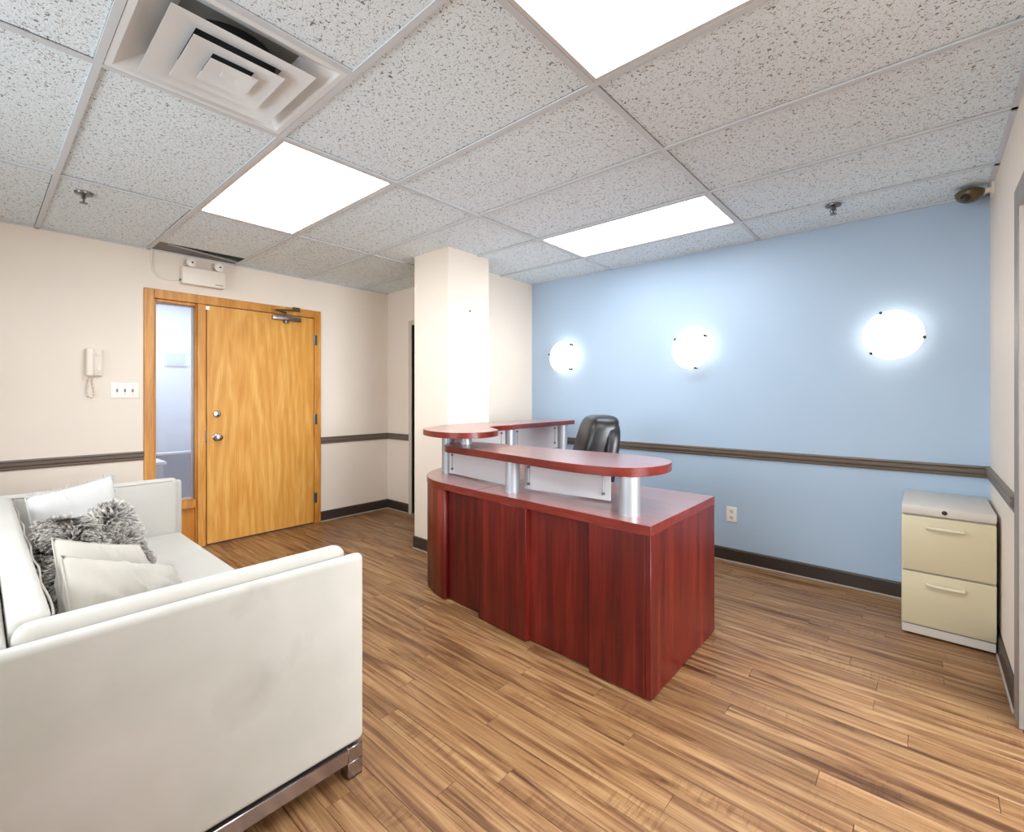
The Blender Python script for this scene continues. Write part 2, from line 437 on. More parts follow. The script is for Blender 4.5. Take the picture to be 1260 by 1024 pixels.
def rail(n, a, b, side, z=0.826):
    struct(MB().extrude(RP, (a[0], a[1], z), (b[0], b[1], z), (0, 0, 1), side).build('trim_%d' % n, 'trim', None, smooth=25), 'dark taupe chair rail')
rail(1, (XD, YF), (XD, DY0 - 0.002), (1, 0, 0), 0.800)
rail(2, (XD, DY1 + 0.002), (XD, AY), (1, 0, 0), 0.812)
rail(3, (XD, AY), (AX0 - 0.05, AY), (0, -1, 0), 0.812)
rail(4, (-3.05, YB), (XR, YB), (0, -1, 0))
rail(5, (XR, 2.715), (XR, YB), (-1, 0, 0))

# dark inner door of the recess
d2 = MB().box(AX0, AX1, AY + 0.05, AY + 0.09, 0.005, AZ - 0.03).build('door_2', 'darkdoor'); struct(d2, 'dark inner door behind the column')
MB().box(AX0 - 0.05, AX0, AY - 0.012, AY + 0.10, 0, AZ + 0.05).box(AX1, AX1 + 0.05, AY - 0.012, AY + 0.10, 0, AZ + 0.05).box(AX0, AX1, AY - 0.012, AY + 0.10, AZ, AZ + 0.05).build('door_frame', 'casing2', d2, 0.003, 1)
MB().lathe([(0.012, 0), (0.012, 0.035), (0.026, 0.045), (0.028, 0.06), (0.015, 0.072)], (AX1 - 0.08, AY + 0.05, 0.98), '-Y', 14).build('knob', 'steel', d2)
# grey metal frame of the doorway in the right wall
d3 = struct(MB().box(XR - 0.014, XR + T + 0.014, RY1 - 0.04, RY1 + 0.058, 0, RZ + 0.045).box(XR - 0.014, XR + T + 0.014, RY0 - 0.045, RY0 + 0.04, 0, RZ + 0.045)
            .box(XR - 0.014, XR + T + 0.014, RY0 + 0.04, RY1 - 0.04, RZ - 0.04, RZ + 0.045).build('door_3', 'casing', None, 0.004, 1), 'grey metal door frame at the right edge')

# ------------------------------------------------------------------ oak door with sidelight
door = struct(bpy.data.objects.new('door_1', None), 'oak flush door with narrow glass sidelight'); C.objects.link(door); door.location = (XD, 1.56, 0)
fx0, fx1 = XD - T - 0.01, XD + 0.018
def oakbar(name, y0, y1, z0, z1, x0=fx0, x1=fx1, mat='oakf', bev=0.004): return MB().box(x0, x1, y0, y1, z0, z1).build(name, mat, door, bev, 1)
oakbar('casing', DY0, 0.922, 0, DZ); oakbar('casing', 2.207, DY1, 0, DZ); oakbar('casing', 0.922, 2.207, 2.028, DZ)
oakbar('jamb_stop', 0.922, 0.938, 0, 2.028, fx0, fx1 - 0.022); oakbar('jamb_stop', 1.203, 1.214, 0, 2.028, fx0, fx1 - 0.022)
oakbar('jamb_stop', 0.938, 1.203, 2.004, 2.028, fx0, fx1 - 0.022)
oakbar('mullion', 1.214, 1.277, 0, 2.028, fx0, fx1 - 0.006)
oakbar('sill', 0.938, 1.203, 0.335, 0.405, fx0, fx1 - 0.004)
oakbar('lower_panel', 0.938, 1.203, 0.0, 0.335, XD - 0.06, XD - 0.03, 'oakp', 0.001)
MB().box(XD - 0.052, XD - 0.046, 0.938, 1.203, 0.405, 2.004).build('glass_pane', 'glass', door)
MB().box(XD - 0.045, XD - 0.038, 0.938, 0.943, 0.405, 2.004).box(XD - 0.045, XD - 0.038, 1.197, 1.203, 0.405, 2.004).box(XD - 0.045, XD - 0.038, 0.938, 1.203, 1.996, 2.004).build('glazing_bead', 'steel', door)
leaf = oakbar('door_leaf', 1.283, 2.203, 0.012, 2.022, XD - 0.035, XD + 0.008, 'oak', 0.002)
lx = XD + 0.008
MB().lathe([(0.034, 0), (0.034, 0.004), (0.028, 0.010), (0.013, 0.012), (0.012, 0.032), (0.024, 0.040), (0.030, 0.052), (0.028, 0.064), (0.014, 0.070)], (lx, 1.357, 0.908), 'X', 20).build('door_knob', 'chrome', leaf)
MB().lathe([(0.031, 0), (0.031, 0.008), (0.026, 0.014), (0.018, 0.015), (0.018, 0.022), (0.006, 0.024)], (lx, 1.357, 1.106), 'X', 20).build('deadbolt', 'chrome', leaf)
MB().box(XD - 0.03, XD + 0.0145, 1.268, 1.2805, 0.868, 0.968).build('strike_plate', 'steel', door, 0.002, 1)
MB().box(lx, lx + 0.004, 1.273, 1.302, 1.985, 2.015).build('paper_sticker', 'whiteplastic', leaf)
for z in (1.811, 1.03, 0.253):
    MB().tube([(lx + 0.010, 2.206, z - 0.052), (lx + 0.010, 2.206, z + 0.052)], 0.008, 10).box(lx - 0.002, lx + 0.013, 2.208, 2.232, z - 0.05, z + 0.05).build('hinge', 'steel', door)
cl = MB().box(lx, lx + 0.045, 1.80, 2.065, 1.965, 2.012).build('door_closer', 'chrome', leaf, 0.010, 3)
MB().lathe([(0.024, 0), (0.024, 0.02), (0.012, 0.028)], (lx + 0.022, 1.925, 1.944), 'Z', 14).build('closer_pinion', 'steel', cl)
MB().tube([(lx + 0.022, 1.925, 2.012), (lx + 0.022, 1.925, 2.045)], 0.010, 10).tube([(lx + 0.022, 1.925, 2.040), (lx + 0.10, 1.80, 2.045), (lx + 0.03, 2.02, 2.075), (XD + 0.02, 2.035, 2.085)], 0.009, 8).box(XD + 0.018, XD + 0.03, 1.99, 2.06, 2.065, 2.105).build('closer_arm', 'bronze', cl)

# things in the hallway behind the glass
hl = thing('ceiling_light', (-5.9, 1.2, 2.5), 'unseen white ceiling panel light added to the hallway behind the glass sidelight', 'light')  # unseen panel, added to brighten the hallway
MB().box(-6.2, -5.6, 0.6, 1.8, 2.478, 2.499).build('frame', 'lampframe', hl)
MB().box(-6.17, -5.63, 0.63, 1.77, 2.472, 2.4775).build('diffuser', emit('hall_diffuser', (0.92, 0.96, 1, 1), 22.0), hl)
hp = thing('partition', (-6.4, 1.3, 0), 'slate blue low office partition seen through the glass sidelight', 'partition')
MB().box(-6.25, -6.19, 0.1, 3.2, 0.0, 0.62).build('panel', 'slate', hp)
MB().box(-6.27, -6.17, 0.1, 3.2, 0.62, 0.64).build('cap', 'hallwall', hp)
hc = thing('counter_block', (-5.6, 0.9, 0), 'pale grey-blue box standing low behind the glass sidelight', 'box')
MB().box(-5.75, -5.35, 0.75, 1.16, 0.0, 0.62).build('body', plain('pale_slate', srgb(140, 158, 188), 0.8), hc, 0.005, 1)
MB().box(-5.77, -5.33, 0.73, 1.18, 0.62, 0.645).build('top', 'hallwall', hc, 0.003, 1)
hn = thing('wall_notice', (-6.8, 1.62, 1.66), 'small framed pale green notice on the hallway wall behind the glass', 'notice')
MB().box(-6.799, -6.78, 1.48, 1.70, 1.62, 1.79).build('frame', 'hallwall', hn)
MB().box(-6.7795, -6.776, 1.495, 1.685, 1.635, 1.775).build('sheet', plain('pale_green', srgb(188, 205, 190), 0.8), hn)

# ------------------------------------------------------------------ ceiling
ceil = struct(MB().box(XD - T, XR + T, YF - T, YB + T, 2.62, 2.66).build('ceiling', 'plenum'), 'white acoustic tile drop ceiling')
TW = 0.024
LIGHTS = [(1, 5), (2, 8), (3, 5), (2, 2)]       # (column, row) cells with troffers
def tee(x0, x1, y0, y1): MB().box(x0, x1, y0, y1, H - 0.004, H + 0.003).build('tee_bar', 'tee', ceil)
for x in GX[1:-1]: tee(x - TW / 2, x + TW / 2, YF, YB)
for y in GY[1:-1]:
    for i in range(4): tee(GX[i] + (TW / 2 if i else 0), GX[i + 1] - (TW / 2 if i < 3 else 0), y - TW / 2, y + TW / 2)
tee(-1.527 - TW / 2, -1.527 + TW / 2, GY[4] + TW / 2, GY[5] - TW / 2)
# wall angles
tee(XD, XD + 0.02, YF, YB); tee(XR - 0.02, XR, YF, YB); tee(XD, XR, YB - 0.02, YB); tee(XD, XR, YF, YF + 0.02)
trng = random.Random(21)
def tile(x0, x1, y0, y1):
    g = 0.0125; ox, oy, oz = trng.uniform(-.0022, .0022), trng.uniform(-.0022, .0022), trng.uniform(0.0, 0.002)
    MB().box(x0 + g + ox, x1 - g + ox, y0 + g + oy, y1 - g + oy, H + 0.0035 + oz, H + 0.018 + oz).build('ceiling_tile', 'tile', ceil)
for i in range(4):
    for j in range(len(GY) - 1):
        if (i, j) in LIGHTS: continue
        x0, x1, y0, y1 = GX[i], GX[i + 1], GY[j], GY[j + 1]
        if (i, j) == (2, 4): tile(-1.527, x1, y0, y1); continue
        if (i, j) == (0, 5): x0 = -4.29          # tile slipped off its wall angle
        tile(x0, x1, y0, y1)
ls = thing('loose_ceiling_strip', (XD + 0.13, 1.19, H), 'grey loose ceiling strip sagging above the emergency light', 'ceiling strip')
MB().prism([(XD + 0.002, 0.905), (-4.285, 0.905), (-4.33, 1.09), (-4.44, 1.50), (XD + 0.002, 1.50)], H + 0.0045, H + 0.0085).build('sheet', plain('tilt_shade_grey', srgb(128, 124, 120), 0.8), ls)  # flat sheet; shade of the tilted strip is put into its grey
MB().tube([(-4.30, 0.96, H + 0.0015), (-4.33, 1.09, H + 0.001), (-4.44, 1.495, H + 0.0005)], 0.003, 6).build('bent_edge', 'tee', ls)

LL = {(1, 5): 'white rectangular ceiling light near the oak door', (2, 8): 'white rectangular ceiling light nearest the blue wall', (3, 5): 'large white ceiling light cut by the top edge of the photo',
      (2, 2): 'white ceiling light added unseen behind the viewer over the added back window'}  # unseen troffer, added as one more light behind the camera
for (i, j) in LIGHTS:
    x0, x1, y0, y1 = GX[i] + .013, GX[i + 1] - .013, GY[j] + .013, GY[j + 1] - .013
    t = thing('ceiling_light', ((x0 + x1) / 2, (y0 + y1) / 2, H), LL[(i, j)], 'light', 'ceiling troffers')
    b = 0.016
    MB().box(x0, x1, y0, y0 + b, H - .003, H + .03).box(x0, x1, y1 - b, y1, H - .003, H + .03).box(x0, x0 + b, y0 + b, y1 - b, H - .003, H + .03).box(x1 - b, x1, y0 + b, y1 - b, H - .003, H + .03).build('frame', 'lampframe', t)
    MB().box(x0 + b, x1 - b, y0 + b, y1 - b, H + 0.003, H + 0.008).build('diffuser', 'lamp_dim' if (i, j) == (2, 8) else 'lamp', t)
    MB().box(x0, x1, y0, y1, H + 0.03, H + 0.09).build('housing', 'lampframe', t)

# ceiling diffuser
vx, vy = -1.832, 0.5815
v = thing('ceiling_vent', (vx, vy, H), 'square stepped metal air vent in the ceiling', 'vent')
def sqring(mb, h0, z0, h1, z1, th=0.0015):
    q = lambda h, z: [(vx - h, vy - h, z), (vx + h, vy - h, z), (vx + h, vy + h, z), (vx - h, vy + h, z)]
    vs = q(h0, z0) + q(h1, z1) + q(h0, z0 + th) + q(h1, z1 + th)
    fs = []
    for k in range(4):
        m = (k + 1) % 4
        fs += [(k, m, 4 + m, 4 + k), (8 + k, 12 + k, 12 + m, 8 + m), (k, 8 + k, 8 + m, m), (4 + k, 4 + m, 12 + m, 12 + k)]
    mb.add(vs, fs)
h = MB(); sqring(h, 0.292, H - 0.003, 0.272, H - 0.003); sqring(h, 0.272, H - 0.003, 0.262, H + 0.004); sqring(h, 0.262, H + 0.004, 0.172, H + 0.055)
h.build('flange', 'vent', v)
for k, (a, za, b, zb) in enumerate(((0.213, -0.020, 0.130, 0.000), (0.138, -0.029, 0.064, -0.012))):
    r = MB(); sqring(r, a, H + za, b, H + zb); r.build('louver', 'vent', v)
c = MB(); sqring(c, 0.073, H - 0.037, 0.020, H - 0.028); c.box(vx - 0.02, vx + 0.02, vy - 0.02, vy + 0.02, H - 0.029, H - 0.026); c.build('centre_plate', 'vent', v)
MB().lathe([(0.150, 0.030), (0.150, 0.0545), (0.004, 0.0545)], (vx, vy, H), 'Z', 28, False).build('duct', 'plenum', v)  # black disc in place of an open neck, its darkness painted in
MB().box(vx - 0.18, vx + 0.18, vy - 0.18, vy + 0.18, H + 0.0555, H + 0.060).build('back_plate', 'duct', v)

# sprinklers
for x, y, lab in ((-3.575, 0.403, 'small dark sprinkler head in the ceiling above the intercom phone'), (-0.413, 3.396, 'small steel sprinkler head in the ceiling by the blue wall')):
    t = thing('sprinkler', (x, y, H), lab, 'sprinkler', 'ceiling sprinklers')
    MB().lathe([(0.004, 0.002), (0.042, 0.002), (0.040, -0.006), (0.022, -0.011), (0.010, -0.012)], (x, y, H - 0.001), 'Z', 20).build('escutcheon', 'steel', t)
    MB().lathe([(0.010, -0.011), (0.010, -0.028), (0.005, -0.032), (0.005, -0.05)], (x, y, H - 0.001), 'Z', 12).build('body', 'steel', t)
    f = MB()
    for s in (-1, 1): f.tube([(x + s * .009, y, H - .02), (x + s * .016, y, H - .032), (x + s * .010, y, H - .046), (x, y, H - .054)], 0.0025, 6)
    f.build('frame_arm', 'steel', t)
    MB().lathe([(0.004, -0.052), (0.019, -0.054), (0.019, -0.056), (0.004, -0.057)], (x, y, H), 'Z', 16).build('deflector', 'steel', t)

# dome camera
dc = thing('security_camera', (0.19, 3.60, 2.36), 'brown dome security camera in the corner near the ceiling', 'camera')
R = 0.062
prof = [(0.004, 0.036), (R * 0.80, 0.034), (R * 0.98, 0.024)] + [(R * math.cos(a), 0.02 - 0.85 * R * math.sin(a)) for a in [i * PI / 2 / 7 for i in range(7)]] + [(0.003, 0.02 - 0.85 * R)]
MB().lathe(prof, (0.185, 3.60, 2.355), 'Z', 24).build('dome', 'bronze', dc)
MB().lathe([(0.021, 0), (0.021, 0.016), (0.013, 0.020)], (0.165, 3.562, 2.338), '-Y', 16).build('lens', 'darkplastic', dc)
MB().tube([(0.235, 3.60, 2.372), (XR - 0.004, 3.60, 2.372)], 0.015, 12).box(XR - 0.012, XR, 3.565, 3.635, 2.34, 2.403).build('bracket', 'plastic', dc)

# ------------------------------------------------------------------ things on the door wall
el = thing('emergency_light', (XD, 1.25, 2.17), 'white twin-head emergency light above the oak door', 'light')
body = MB().box(XD, XD + 0.075, 1.092, 1.40, 2.168, 2.305).build('battery_box', 'plastic', el, 0.006, 2)
MB().box(XD + 0.0745, XD + 0.0775, 1.325, 1.385, 2.187, 2.194).build('print', 'greyplastic', body)
MB().box(XD + 0.02, XD + 0.04, 1.084, 1.093, 2.19, 2.205).build('cable_gland', 'darkplastic', body)
for y in (1.155, 1.355):
    hd = MB().lathe([(0.012, -0.02), (0.030, -0.006), (0.036, 0.018), (0.036, 0.030), (0.030, 0.031)], (XD + 0.050, y, 2.342), 'X', 18).build('lamp_head', 'plastic', el)
    MB().lathe([(0.029, 0.024), (0.026, 0.034), (0.010, 0.036)], (XD + 0.050, y, 2.342), 'X', 18).build('lens', plain('lamp_lens', srgb(238, 234, 230), 0.2), hd)
    MB().lathe([(0.007, 0.030), (0.007, 0.040), (0.003, 0.041)], (XD + 0.050, y + .004, 2.342), 'X', 10).build('bulb', 'darkplastic', hd)
    MB().tube([(XD + 0.05, y, 2.300), (XD + 0.05, y, 2.320)], 0.010, 8).build('neck', 'plastic', hd)
cp = [(XD + 0.007, 0.905, 2.402), (XD + 0.007, 0.905, 2.30), (XD + 0.007, 0.912, 2.24), (XD + 0.007, 0.955, 2.195), (XD + 0.007, 1.02, 2.188), (XD + 0.02, 1.085, 2.196)]
tag(MB().tube(cp, 0.0065, 8).build('cable', 'plastic', None), 'cream cable running from the ceiling to the emergency light', 'cable')

ph = thing('intercom_phone', (XD, 0.57, 1.40), 'ivory wall intercom phone left of the switch plate', 'phone')
MB().box(XD, XD + 0.03, 0.515, 0.613, 1.405, 1.602).build('wall_base', 'plastic', ph, 0.008, 2)
hs = MB().box(XD + 0.034, XD + 0.066, 0.520, 0.562, 1.403, 1.606).build('handset', 'plastic', ph, 0.010, 3)
MB().box(XD + 0.03, XD + 0.056, 0.5195, 0.5635, 1.555, 1.603).build('handset_end', 'plastic', hs, 0.006, 2)
MB().box(XD + 0.03, XD + 0.056, 0.5195, 0.5635, 1.406, 1.452).build('handset_end', 'plastic', hs, 0.006, 2)
MB().lathe([(0.017, 0), (0.017, 0.003), (0.012, 0.005)], (XD + 0.03, 0.590, 1.562), 'X', 16).build('speaker_grille', 'plastic', ph)
for z in (1.48, 1.452): MB().lathe([(0.009, 0), (0.009, 0.004), (0.006, 0.006)], (XD + 0.03, 0.590, z), 'X', 12).build('button', 'whiteplastic', ph)
cpts = [(XD + 0.03, 0.545, 1.405), (XD + 0.03, 0.536, 1.36), (XD + 0.028, 0.528, 1.30), (XD + 0.022, 0.536, 1.255), (XD + 0.014, 0.556, 1.248), (XD + 0.012, 0.570, 1.275), (XD + 0.012, 0.562, 1.33), (XD + 0.012, 0.556, 1.405)]
dense = []
for a, b in zip(cpts, cpts[1:]):
    for k in range(14):
        dense.append(Vector(a).lerp(Vector(b), k / 14))
MB().tube([p + Vector((0.003 * math.cos(i * 1.9), 0.0045 * math.sin(i * 1.9), 0)) for i, p in enumerate(dense)], 0.0042, 6).build('coiled_cord', 'plastic', ph)

sw = thing('light_switch', (XD, 0.744, 1.30), 'white triple toggle switch plate beside the oak door', 'switch')
MB().box(XD, XD + 0.007, 0.661, 0.827, 1.243, 1.359).build('plate', 'whiteplastic', sw, 0.003, 2)
for y in (0.698, 0.744, 0.790):
    MB().box(XD + 0.007, XD + 0.0085, y - 0.006, y + 0.006, 1.288, 1.314).build('slot', 'greyplastic', sw)
    MB().box(XD + 0.008, XD + 0.020, y - 0.004, y + 0.004, 1.299, 1.312).build('toggle', 'greyplastic', sw, 0.001, 1)
    for z in (1.270, 1.332): MB().lathe([(0.003, 0), (0.002, 0.001)], (XD + 0.007, y, z), 'X', 8).build('screw', 'greyplastic', sw)

hk = thing('wall_hook', (-2.757, 2.617, 1.94), 'tiny dark nail in the column face toward the blue wall', 'nail')
MB().tube([(-2.757, 2.617, 1.938), (-2.742, 2.617, 1.942)], 0.003, 8).build('shank', 'steel', hk)
MB().lathe([(0.003, 0.014), (0.007, 0.015), (0.006, 0.018)], (-2.757, 2.617, 1.942), 'X', 10).build('head', 'darkplastic', hk)

# ------------------------------------------------------------------ blue wall: sconces and outlet
for (x, z, angs, lab) in ((-2.620, 1.633, (168, 48, -52), 'round glowing wall sconce nearest the cream column'), (-1.390, 1.625, (143, 42, -75), 'round glowing wall sconce in the middle of the blue wall'), (-0.150, 1.636, (112, -10, -134), 'round glowing wall sconce above the filing cabinet')):
    t = thing('wall_sconce', (x, YB, z), lab, 'sconce', 'wall sconces on the blue wall')
    MB().lathe([(0.055, 0.0), (0.055, 0.012), (0.045, 0.02)], (x, YB, z), '-Y', 20).build('back_plate', 'chrome', t)
    RR = 0.150
    prof = [(RR * math.sin(a), 0.072 + 0.036 * math.cos(a) - 0.0) for a in [i * PI / 2 / 8 for i in range(9)]][::-1]
    prof[-1] = (0.002, prof[-1][1])
    inner = [(r * 0.985 if r > .01 else 0.002, hh - 0.005) for r, hh in prof][::-1]
    MB().lathe(prof + inner, (x, YB, z), '-Y', 40, False).build('glass_dish', 'sconce', t)
    for a in angs:
        ca, sa = math.cos(math.radians(a)), math.sin(math.radians(a))
        px, pz = x + ca * RR, z + sa * RR
        MB().tube([(x + ca * 0.05, YB - 0.006, z + sa * 0.05), (px, YB - 0.055, pz)], 0.003, 6).lathe([(0.009, 0.050), (0.009, 0.094), (0.005, 0.098)], (px, YB, pz), '-Y', 10).build('clip', 'darkplastic', t)
ot = thing('wall_outlet', (-1.104, YB, 0.36), 'white duplex wall outlet low on the blue wall', 'outlet')
MB().box(-1.141, -1.067, YB - 0.006, YB, 0.302, 0.417).build('plate', 'whiteplastic', ot, 0.002, 1)
for z in (0.336, 0.383):
    r = MB().lathe([(0.017, 0.005), (0.017, 0.009), (0.012, 0.010)], (-1.104, YB, z), '-Y', 16).build('receptacle', 'plastic', ot)
    MB().box(-1.112, -1.109, YB - 0.0112, YB - 0.0098, z - 0.002, z + 0.008).box(-1.099, -1.096, YB - 0.0112, YB - 0.0098, z - 0.002, z + 0.008).box(-1.106, -1.102, YB - 0.0112, YB - 0.0098, z - 0.011, z - 0.007).build('slots', 'darkplastic', r)

# ------------------------------------------------------------------ filing cabinet
fc = thing('filing_cabinet', (0.09, 3.5, 0), 'beige two-drawer metal filing cabinet in the corner', 'cabinet')
cx0, cx1, cy0, cy1 = -0.094, 0.262, 3.255, 3.778
MB().box(cx0, cx1, cy0 + 0.02, cy1, 0.012, 0.640).build('body', 'putty', fc, 0.003, 1)
lid = MB().box(cx0, cx1, cy0 - 0.004, cy1, 0.640, 0.685).build('top', 'putty', fc, 0.005, 2)
MB().lathe([(0.011, 0), (0.011, 0.004), (0.006, 0.005)], (0.075, cy0 - 0.004, 0.664), '-Y', 14).build('lock', 'darkplastic', lid)
for z0, z1 in ((0.345, 0.632), (0.062, 0.337)):
    dr = MB().box(cx0, cx1, cy0 - 0.002, cy0 + 0.018, z0, z1).build('drawer', 'beige', fc, 0.006, 2)
    zz = z1 - 0.052; hx0, hx1 = 0.010, 0.146
    MB().tube([(hx0, cy0, zz), (hx0, cy0 - 0.022, zz), (hx0 + 0.010, cy0 - 0.026, zz), (hx1 - 0.010, cy0 - 0.026, zz), (hx1, cy0 - 0.022, zz), (hx1, cy0, zz)], 0.0075, 8).build('handle', 'beigeh', dr)
MB().box(cx0 + 0.002, cx1 - 0.002, cy0 + 0.006, cy0 + 0.022, 0.012, 0.056).build('plinth', 'putty', fc, 0.002, 1)
for x in (cx0 + .03, cx1 - .03):
    for y in (cy0 + .04, cy1 - .04): MB().lathe([(0.014, 0.0), (0.014, 0.006), (0.006, 0.012)], (x, y, 0), 'Z', 10).build('foot', 'darkplastic', fc)

# ------------------------------------------------------------------ reception desk
desk = thing('reception_desk', (-1.7, 2.3, 0), 'cherry red L-shaped reception desk with raised counters', 'desk')
TZ0, TZ1 = 0.683, 0.724
def wood_top(name, outline, z0, z1, edge=0.0015):
    o = MB().prism(outline, z0, z1).build(name, 'cherry_top_sheen', desk, edge, 1)
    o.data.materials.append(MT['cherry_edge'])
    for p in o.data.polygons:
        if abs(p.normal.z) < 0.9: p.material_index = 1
    return o
# worktops
wood_top('worktop', [(-0.845, 1.827), (-0.845, 2.609), (-1.924, 2.609), (-1.924, 1.874)], TZ0, TZ1)
corner = [(-1.926, 1.876), (-1.926, 2.609), (-2.03, 2.70), (-2.03, 3.55), (-2.70, 3.55), (-2.735, 3.48), (-2.735, 2.42)] + [(-2.725, 2.31), (-2.69, 2.205), (-2.635, 2.115), (-2.56, 2.035), (-2.47, 1.968), (-2.36, 1.922), (-2.24, 1.898), (-2.10, 1.888)]
wood_top('corner_worktop', corner, TZ0, TZ1)
# end panel and front panels
MB().box(-0.870, -0.846, 1.829, 2.607, 0.006, TZ0).build('end_panel', 'cherry', desk, 0.0015, 1)
def fpanel(x0, y0, x1, y1, th=0.022, name='front_panel'):
    a, b = Vector((x0, y0, 0)), Vector((x1, y1, 0)); d = (b - a).normalized(); n = Vector((d.y, -d.x, 0))
    if n.y > 0: n = -n
    q = [a, b, b - n * th, a - n * th]
    return MB().prism([(p.x, p.y) for p in q], 0.006, TZ0).build(name, 'cherry', desk, 0.0015, 1)
fpanel(-1.146, 1.8365, -0.871, 1.829)
fpanel(-1.530, 1.878, -1.140, 1.868)
fpanel(-1.903, 1.878, -1.530, 1.8495, 0.045)
fpanel(-2.218, 1.934, -1.895, 1.918)
# rounded corner panel
outer = [(-2.222, 1.903), (-2.30, 1.914), (-2.36, 1.928), (-2.47, 1.973), (-2.56, 2.040), (-2.633, 2.118), (-2.687, 2.208), (-2.722, 2.312), (-2.731, 2.42), (-2.731, 3.54)]
inner = [(-2.222, 1.95)] + [(p[0] + 0.02, p[1] + 0.022) for p in outer[1:-2]] + [(-2.709, 2.42), (-2.709, 3.54)]
MB().prism(outer + inner[::-1], 0.006, TZ0).build('corner_panel', 'cherry', desk, 0.001, 1, 50)
MB().box(-2.705, -2.032, 3.52, 3.545, 0.006, TZ0).build('end_panel', 'cherry', desk, 0.001, 1)
MB().box(-2.05, -2.03, 3.0, 3.50, 0.06, TZ0).build('pedestal_side', 'cherry', desk, 0.001, 1)
for x, y in ((-0.875, 2.57), (-0.9, 1.87)):
    MB().lathe([(0.014, 0.0), (0.014, 0.005), (0.006, 0.008)], (x, y, 0), 'Z', 10).build('leveller', 'steel', desk)
# raised counters
low = smooth_closed([(-2.385, 2.045), (-2.30, 1.985), (-2.18, 1.975), (-1.90, 1.945), (-1.62, 1.905), (-1.35, 1.868), (-1.16, 1.866), (-1.03, 1.895), (-0.945, 1.975), (-0.905, 2.10), (-0.925, 2.235), (-0.99, 2.318), (-1.10, 2.362), (-1.28, 2.365), (-1.65, 2.335), (-1.95, 2.320), (-2.16, 2.322), (-2.34, 2.300), (-2.415, 2.20), (-2.42, 2.11)], 4)
wood_top('lower_counter', low, 0.899, 0.940)
up = smooth_closed([(-2.735, 2.42), (-2.715, 2.26), (-2.655, 2.115), (-2.56, 2.005), (-2.447, 1.925), (-2.28, 1.870), (-2.12, 1.885), (-2.03, 1.975), (-2.015, 2.09), (-2.07, 2.225), (-2.20, 2.325), (-2.31, 2.395), (-2.36, 2.50), (-2.365, 2.70)], 4)[:-3]
up = [p for p in up if not (p[0] < -2.45 and p[1] > 2.45)] + [(-2.385, 3.58), (-2.735, 3.58)]
wood_top('upper_counter', up, 1.004, 1.040)
def post(x, y, r, z0, z1):
    p = MB().lathe([(r, z0), (r, z1)], (x, y, 0), 'Z', 28).build('post', 'silver', desk)
    MB().lathe([(r + 0.002, z0), (r + 0.002, z0 + 0.006), (r, z0 + 0.006)], (x, y, 0), 'Z', 28).build('post_foot', 'silver', p)
post(-1.005, 1.952, 0.048, TZ1, 0.899)
post(-1.738, 1.985, 0.041, TZ1, 0.899)
post(-2.515, 2.185, 0.042, TZ1, 1.004)
post(-2.316, 2.170, 0.040, 0.940, 1.004)
post(-2.450, 2.765, 0.045, TZ1, 1.004)
post(-2.450, 3.480, 0.045, TZ1, 1.004)
def gpanel(x0, y0, x1, y1, z0, z1, knobs, kz):
    a, b = Vector((x0, y0, 0)), Vector((x1, y1, 0)); d = (b - a).normalized(); n = Vector((d.y, -d.x, 0)) * 0.004
    q = [a + n, b + n, b - n, a - n]
    g = MB().prism([(p.x, p.y) for p in q], z0, z1).build('screen_panel', 'acrylic', desk, 0.0008, 1)
    nn = Vector((d.y, -d.x, 0))
    for t in knobs:
        p = a.lerp(b, t)
        for z in kz:
            c0, c1 = p - nn * 0.012, p + nn * 0.014
            MB().tube([(c0.x, c0.y, z), (c1.x, c1.y, z)], 0.0075, 12).build('standoff', 'steel', g)
        c2 = p + nn * 0.010
        MB().tube([(c2.x, c2.y, kz[0]), (c2.x, c2.y, kz[-1])], 0.003, 8).build('standoff_rod', 'silver', g)
gpanel(-1.715, 2.066, -1.190, 2.110, 0.732, 0.893, (0.06, 0.93), (0.765, 0.860))
gpanel(-2.455, 2.150, -1.790, 2.066, 0.732, 0.893, (0.06, 0.93), (0.765, 0.860))
gpanel(-2.47, 2.82, -2.47, 3.43, 0.80, 0.995, (0.08, 0.92), (0.845, 0.975))
gpanel(-2.45, 2.30, -2.45, 2.71, 0.80, 0.995, (0.12, 0.88), (0.845, 0.975))

# ------------------------------------------------------------------ office chair behind the desk
ch = thing('office_chair', (-1.88, 2.737, 0), 'black leather office chair behind the reception desk', 'chair')
CA = math.radians(224)                     # direction the chair faces
def cl2w(p):
    f, s, z = p
    return (-1.88 + f * math.cos(CA) - s * math.sin(CA), 2.737 + f * math.sin(CA) + s * math.cos(CA), z)
def cushion(name, cen, half, mat, parent, p=3.2, lean=0.0, n=14):
    """superellipsoid pad; local axes forward, sideways, up"""
    mb = MB(); vs = []; fs = []
    sg = lambda v, e: math.copysign(abs(v) ** e, v)
    e = 2.0 / p
    for i in range(n + 1):
        th = -PI / 2 + PI * i / n
        for k in range(2 * n):
            a = 2 * PI * k / (2 * n)
            x = half[0] * sg(math.cos(th), e) * sg(math.cos(a), e); y = half[1] * sg(math.cos(th), e) * sg(math.sin(a), e); z = half[2] * sg(math.sin(th), e)
            vs.append(cl2w((cen[0] + x - lean * z, cen[1] + y, cen[2] + z)))
    m = 2 * n
    for i in range(n):
        for k in range(m): fs.append((i * m + k, i * m + (k + 1) % m, (i + 1) * m + (k + 1) % m, (i + 1) * m + k))
    mb.add(vs, fs); return mb.build(name, mat, parent, smooth=80)
back = cushion('backrest', (-0.235, 0, 0.765), (0.060, 0.245, 0.33), 'leather', ch, 4.0, 0.16)
